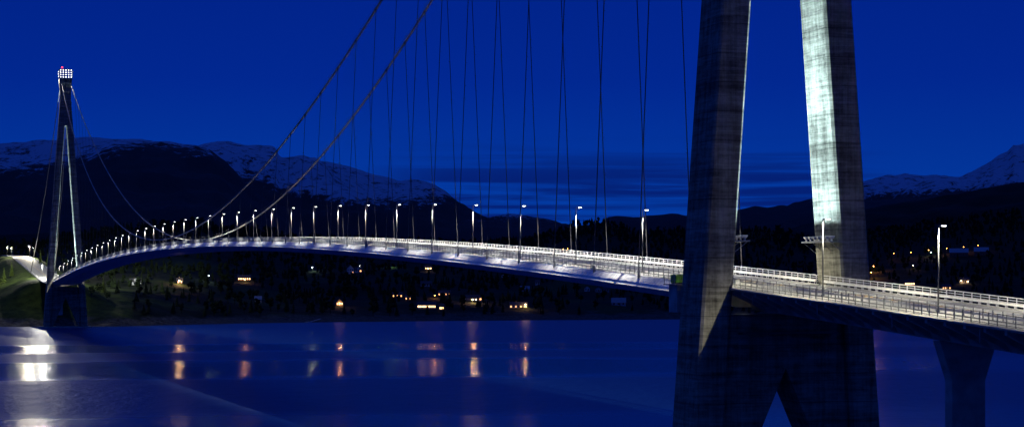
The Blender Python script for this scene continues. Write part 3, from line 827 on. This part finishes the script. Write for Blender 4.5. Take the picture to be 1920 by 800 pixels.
yard_lamp(637,569,'warm lamp by the shore cottage','orange',2.5,2500,(1,.5,.2),r=.2)
yard_lamp(803,503,'warm lamp in front of the glowing house under the girder','bulb',3,6000,r=.25)
yard_lamp(459,524,'warm lamp in front of the red house','bulb',3,9000,(1,.5,.2),r=.25)
yard_lamp(1056,466,'orange light left of a pair above the parapet','orange',3,0,r=.3)
yard_lamp(1064,465,'orange light right of a pair above the parapet','orange',3,0,r=.3)
for u, y, lb, pw in ((1676,472,'lone orange lamp high on the right hillside, farthest left',800),(1708,470,'lone orange lamp on the right hillside, second from left',800),
                 (1741,466,'orange street lamp on the hillside road, leftmost of four',2200),(1775,463,'orange street lamp on the hillside road above the left hall',1500),
                 (1807,460,'orange street lamp on the hillside road between the halls',2500),(1834,457,'orange street lamp on the hillside road, rightmost of four',1800),
                 (1638,497,'orange lamp among trees just right of the near tower, upper',14000),(1634,509,'orange lamp among trees just right of the near tower, lower',14000)):
    yard_lamp(u, y, lb, 'orange', 7, pw, (1,.38,.06), .34)
yard_lamp(1712,496,'yellow white lamp alone on the dark right slope','bulb',4,2500,r=.34)
yard_lamp(1802,526,'small bright lamp, left of a pair above the parapet','bulb',3,3000,r=.3)
yard_lamp(1815,526,'small bright lamp, right of a pair above the parapet','bulb',3,3000,r=.3)
yard_lamp(1746,471,'greenish white lamp beside the hillside road','cool',4,3000,(.7,1,.6),r=.3)
# jetty
pj, zj = hit(592, 603)
jt = empty('jetty', (pj.x, pj.y, 0), .5); tag(jt, 'pale jetty slanting down to the water from the rocky shore', 'jetty')
MB().hexa([(-5,-.8,.5),(5,-.8,2.6),(5,.8,2.6),(-5,.8,.5),(-5,-.8,.7),(5,-.8,2.8),(5,.8,2.8),(-5,.8,.7)]).build('gangway', HM['grey'], jt)
MB().box(-10,-5.05,-1.6,1.6,.05,.6).build('float', HM['grey'], jt)
for x in (-2,3): MB().tube([(x,-.7,-3),(x,-.7,1.6+x*.2)], .12, 6).build('pile', HM['dark'], jt)

# ---------------------------------------------------------------- woodland
M['wood'] = mat('spruce_foliage', (.009,.015,.007), .9, var=.6, vscale=.05, spec=.05)
forest = MB(); nT = 0; tries = 0
def tree_at(mb, x, y, z, h, conif):
    n = 7; ph = random.random()*6.3
    if conif:
        mb.tube([(x,y,z-1),(x,y,z+h*.3)], h*.018, 4)
        layers = 5
        for k in range(layers):
            f = k/layers; r = h*.2*(1-f)*random.uniform(.8,1.15)+.25; z0 = z+h*(.12+.8*f*.95); z1 = z0+h*.32*(1-f*.45)
            vs = []
            for j in range(n):
                rr = r*random.uniform(.65,1.25); a = ph+2*math.pi*j/n; vs.append((x+math.cos(a)*rr, y+math.sin(a)*rr, z0-random.uniform(0,.06)*h))
            vs.append((x, y, min(z1, z+h))); mb.add(vs, [(j,(j+1)%n,n) for j in range(n)])
    else:
        mb.tube([(x,y,z-1),(x,y,z+h*.4)], h*.025, 4)
        for k in range(9):
            a = random.random()*6.3; rr = random.uniform(0,h*.22); cx, cy, cz = x+math.cos(a)*rr, y+math.sin(a)*rr, z+h*random.uniform(.35,.85); s = h*random.uniform(.1,.2)
            vs = []
            for q in ((1,0,0),(0,1,0),(-1,0,0),(0,-1,0)): vs.append((cx+q[0]*s*random.uniform(.7,1.3), cy+q[1]*s*random.uniform(.7,1.3), cz+random.uniform(-.3,.3)*s))
            vs += [(cx,cy,cz+s*random.uniform(.7,1.1)),(cx,cy,cz-s*.8)]
            mb.add(vs, [(0,1,4),(1,2,4),(2,3,4),(3,0,4),(1,0,5),(2,1,5),(3,2,5),(0,3,5)])
def blocked(x, y):
    if abs(x) < 14 and y < 1860: return True
    if abs(x) < 40 and y < 1640 and y > 1140 and random.random() < .85: return True
    for hx, hy_, w in houses:
        dx, dy = x-hx, y-hy_
        # keep the view side of each house open
        l = math.hypot(dx, dy)
        if l < w*.8+4: return True
        cx, cy = CAM.x-hx, CAM.y-hy_; cl = math.hypot(cx, cy); al = (dx*cx+dy*cy)/cl
        if 0 < al < 60 and abs(dx*cy-dy*cx)/cl < w*.6+2 and random.random() < .9: return True
    return False
while nT < 6200 and tries < 60000:
    tries += 1
    u = random.uniform(-120, 2050)
    r_ = random.random()
    z = random.uniform(1400, 2760) if r_ < .62 else random.uniform(2560, 2780)
    p = place(u, z); d = z - interp(ZS, u)
    if d < 18: continue
    cv = ucover(p, u, z)
    if cv > .3 and random.random() < .9: continue
    if blocked(p.x, p.y): continue
    h0 = terr(p.x, p.y)
    if h0 < 3: continue
    con = random.random() < .6
    tree_at(forest, p.x, p.y, h0, random.uniform(6, 13) if z < 2500 else random.uniform(4, 12), con); nT += 1
tag(forest.build('forest', M['wood']), 'dark spruce and birch woodland covering the far hillside', 'forest', kind='stuff')
# trees one can tell apart around the distant tower
M['bark'] = mat('bark', (.06,.05,.04), .9); M['leaf'] = mat('lit_foliage', (.05,.075,.015), .85, var=.4, vscale=.5, spec=.1)
def single_tree(x, y, h, con, label, name, group):
    z = terr(x, y); t = empty(name, (x, y, z)); tag(t, label, 'tree', group)
    MB().tube([(0,0,-1),(.1,0,h*.5),(0,.1,h*.85)], h*.028, 6, h*.008).build('trunk', M['bark'], t)
    c = MB()
    if con:
        for k in range(16):
            f = k/16; zc = h*(.12+.86*f); r = h*.19*(1-f)+.2
            for j in range(8):
                a = j*math.pi/4+k*.5+random.uniform(-.2,.2); rr = r*random.uniform(.6,1.2); s = .16*r+.12
                tip = (math.cos(a)*rr, math.sin(a)*rr, zc-rr*.35); px_, py_ = -math.sin(a)*s, math.cos(a)*s
                c.add([(px_,py_,zc+.15),(-px_,-py_,zc+.15),(tip[0]-px_*1.6,tip[1]-py_*1.6,tip[2]),tip,(tip[0]+px_*1.6,tip[1]+py_*1.6,tip[2]-.1)], [(0,1,2,3),(0,3,4)])
    else:
        for k in range(420):
            a = random.random()*6.28; b_ = math.acos(random.uniform(-1,1)); q = random.random()**.4*h*.32
            cx, cy, cz = math.sin(b_)*math.cos(a)*q, math.sin(b_)*math.sin(a)*q, h*.62+math.cos(b_)*q*1.1
            s = h*.035; n1 = Vector((random.uniform(-1,1),random.uniform(-1,1),random.uniform(-1,1))).normalized(); n2 = n1.orthogonal().normalized(); n3 = n1.cross(n2)
            cc = Vector((cx,cy,cz)); c.add([cc+n2*s,cc+n3*s,cc-n2*s,cc-n3*s], [(0,1,2,3)])
    c.build('crown', M['leaf'], t); return t
for (u, z, h, con, lb) in ((172,1470,9,False,'leafy green tree on the lit bank right of the distant tower, lowest'),(186,1490,10,False,'leafy green tree on the lit bank, second right of the distant tower'),
        (202,1480,8,False,'small leafy tree at the right end of the lit bank'),(194,1530,13,True,'dark spruce above the lit bank right of the distant tower'),
        (8,1540,13,True,'tall spruce at the left edge above the lit grass'),(-4,1500,11,False,'broad leafy tree cut by the left edge of the picture'),
        (22,1580,12,True,'spruce between the left edge and the hill road'),(76,1700,13,True,'spruce behind the hill road, left of the distant tower'),(90,1680,11,True,'spruce directly behind the left leg of the distant tower')):
    p = place(u, z); single_tree(p.x, p.y, h, con, lb, 'spruce_tree' if con else 'birch_tree', None)

for (u_, dz, h, lb) in ((1634,14,9,'broad tree glowing orange beside the lamps right of the near tower'),(1643,9,7,'smaller tree glowing orange, right of the broad one by the near tower'),(1648,20,8,'tree half lit orange at the right edge of the lit roadside group')):
    q_, zq = hit(u_, 515); p = place(u_, zq+dz); single_tree(p.x, p.y, h, False, lb, 'birch_tree', None)
# ---------------------------------------------------------------- sky
wd = bpy.data.worlds.new('World'); scene.world = wd; wd.use_nodes = True
nt = wd.node_tree; N = nt.nodes; L = nt.links; bg = N['Background']
sky = N.new('ShaderNodeTexSky'); sky.sky_type = 'NISHITA'; sky.sun_disc = False; sky.sun_elevation = R(3); sky.sun_rotation = R(18); sky.air_density = 1.4; sky.dust_density = .3; sky.ozone_density = 3
tc = N.new('ShaderNodeTexCoord')
bw = N.new('ShaderNodeRGBToBW'); L.new(sky.outputs[0], bw.inputs[0])
cr = N.new('ShaderNodeValToRGB')       # evening blue by sky elevation
sx = N.new('ShaderNodeSeparateXYZ'); L.new(tc.outputs['Generated'], sx.inputs[0]); L.new(sx.outputs['Z'], cr.inputs[0])
e = cr.color_ramp.elements; e[0].position = 0; e[0].color = (.0016,.046,.33,1); e[1].position = 1; e[1].color = (.008,.035,.28,1)
q = e.new(.04); q.color = (.0008,.036,.30,1)
q = e.new(.10); q.color = (.0004,.019,.255,1)
q = e.new(.16); q.color = (.0003,.0145,.225,1)
q = e.new(.3); q.color = (.002,.022,.25,1)
q = e.new(.45); q.color = (.010,.042,.32,1)
# high thin cloud streaks low in the sky
mp = N.new('ShaderNodeMapping'); mp.inputs['Scale'].default_value = (5, 5, 190); L.new(tc.outputs['Generated'], mp.inputs[0])
n1 = N.new('ShaderNodeTexNoise'); n1.inputs['Scale'].default_value = 1.0; n1.inputs['Detail'].default_value = 6; n1.inputs['Roughness'].default_value = .55; n1.inputs['Distortion'].default_value = .5
L.new(mp.outputs[0], n1.inputs['Vector'])
def mr(a, f0, f1, t0, t1):
    n = N.new('ShaderNodeMapRange'); n.interpolation_type = 'SMOOTHSTEP'; L.new(a, n.inputs[0])
    for i, q in enumerate((f0, f1, t0, t1)): n.inputs[i+1].default_value = q
    return n.outputs[0]
def mul(a, b_):
    n = N.new('ShaderNodeMath'); n.operation = 'MULTIPLY'
    for i, q in enumerate((a, b_)):
        if isinstance(q, (int, float)): n.inputs[i].default_value = q
        else: L.new(q, n.inputs[i])
    return n.outputs[0]
dr = N.new('ShaderNodeVectorMath'); dr.operation = 'DOT_PRODUCT'; L.new(tc.outputs['Generated'], dr.inputs[0])
az = TH + math.atan((1180-960)/FP); dr.inputs[1].default_value = (math.sin(az), math.cos(az), 0)
cm = mul(mr(n1.outputs['Fac'], .42, .60, 0, 1), mul(mr(sx.outputs['Z'], .05, .075, 1, 0), mr(dr.outputs['Value'], .988, .995, 0, 1)))
mx = N.new('ShaderNodeMix'); mx.data_type = 'RGBA'; L.new(cm, mx.inputs[0]); L.new(cr.outputs[0], mx.inputs[6]); mx.inputs[7].default_value = (.0010,.0125,.15,1)
# the Nishita sky modulates the evening blue gently
sc_ = N.new('ShaderNodeMath'); sc_.operation = 'MULTIPLY_ADD'; L.new(bw.outputs[0], sc_.inputs[0]); sc_.inputs[1].default_value = .03; sc_.inputs[2].default_value = 1.0
vm = N.new('ShaderNodeVectorMath'); vm.operation = 'SCALE'; L.new(mx.outputs[2], vm.inputs[0]); L.new(sc_.outputs[0], vm.inputs['Scale'])
L.new(vm.outputs[0], bg.inputs['Color']); bg.inputs['Strength'].default_value = 1.0

# ---------------------------------------------------------------- camera and colour
cd = bpy.data.cameras.new('camera'); cam = bpy.data.objects.new('camera', cd); COL.objects.link(cam); scene.camera = cam
cam.location = CAM; cam.rotation_euler = (R(90), 0, -TH); cd.sensor_width = 36; cd.lens = FP/1920*36; cd.shift_y = 125/1920
cd.clip_start = 1; cd.clip_end = 60000
vs = scene.view_settings; vs.view_transform = 'Standard'; vs.look = 'None'; vs.exposure = 0; vs.gamma = 1; vs.use_curve_mapping = False
scene.cycles.use_denoising = True
scene.cycles.max_bounces = 5; scene.cycles.diffuse_bounces = 2; scene.cycles.glossy_bounces = 3; scene.cycles.sample_clamp_indirect = 4
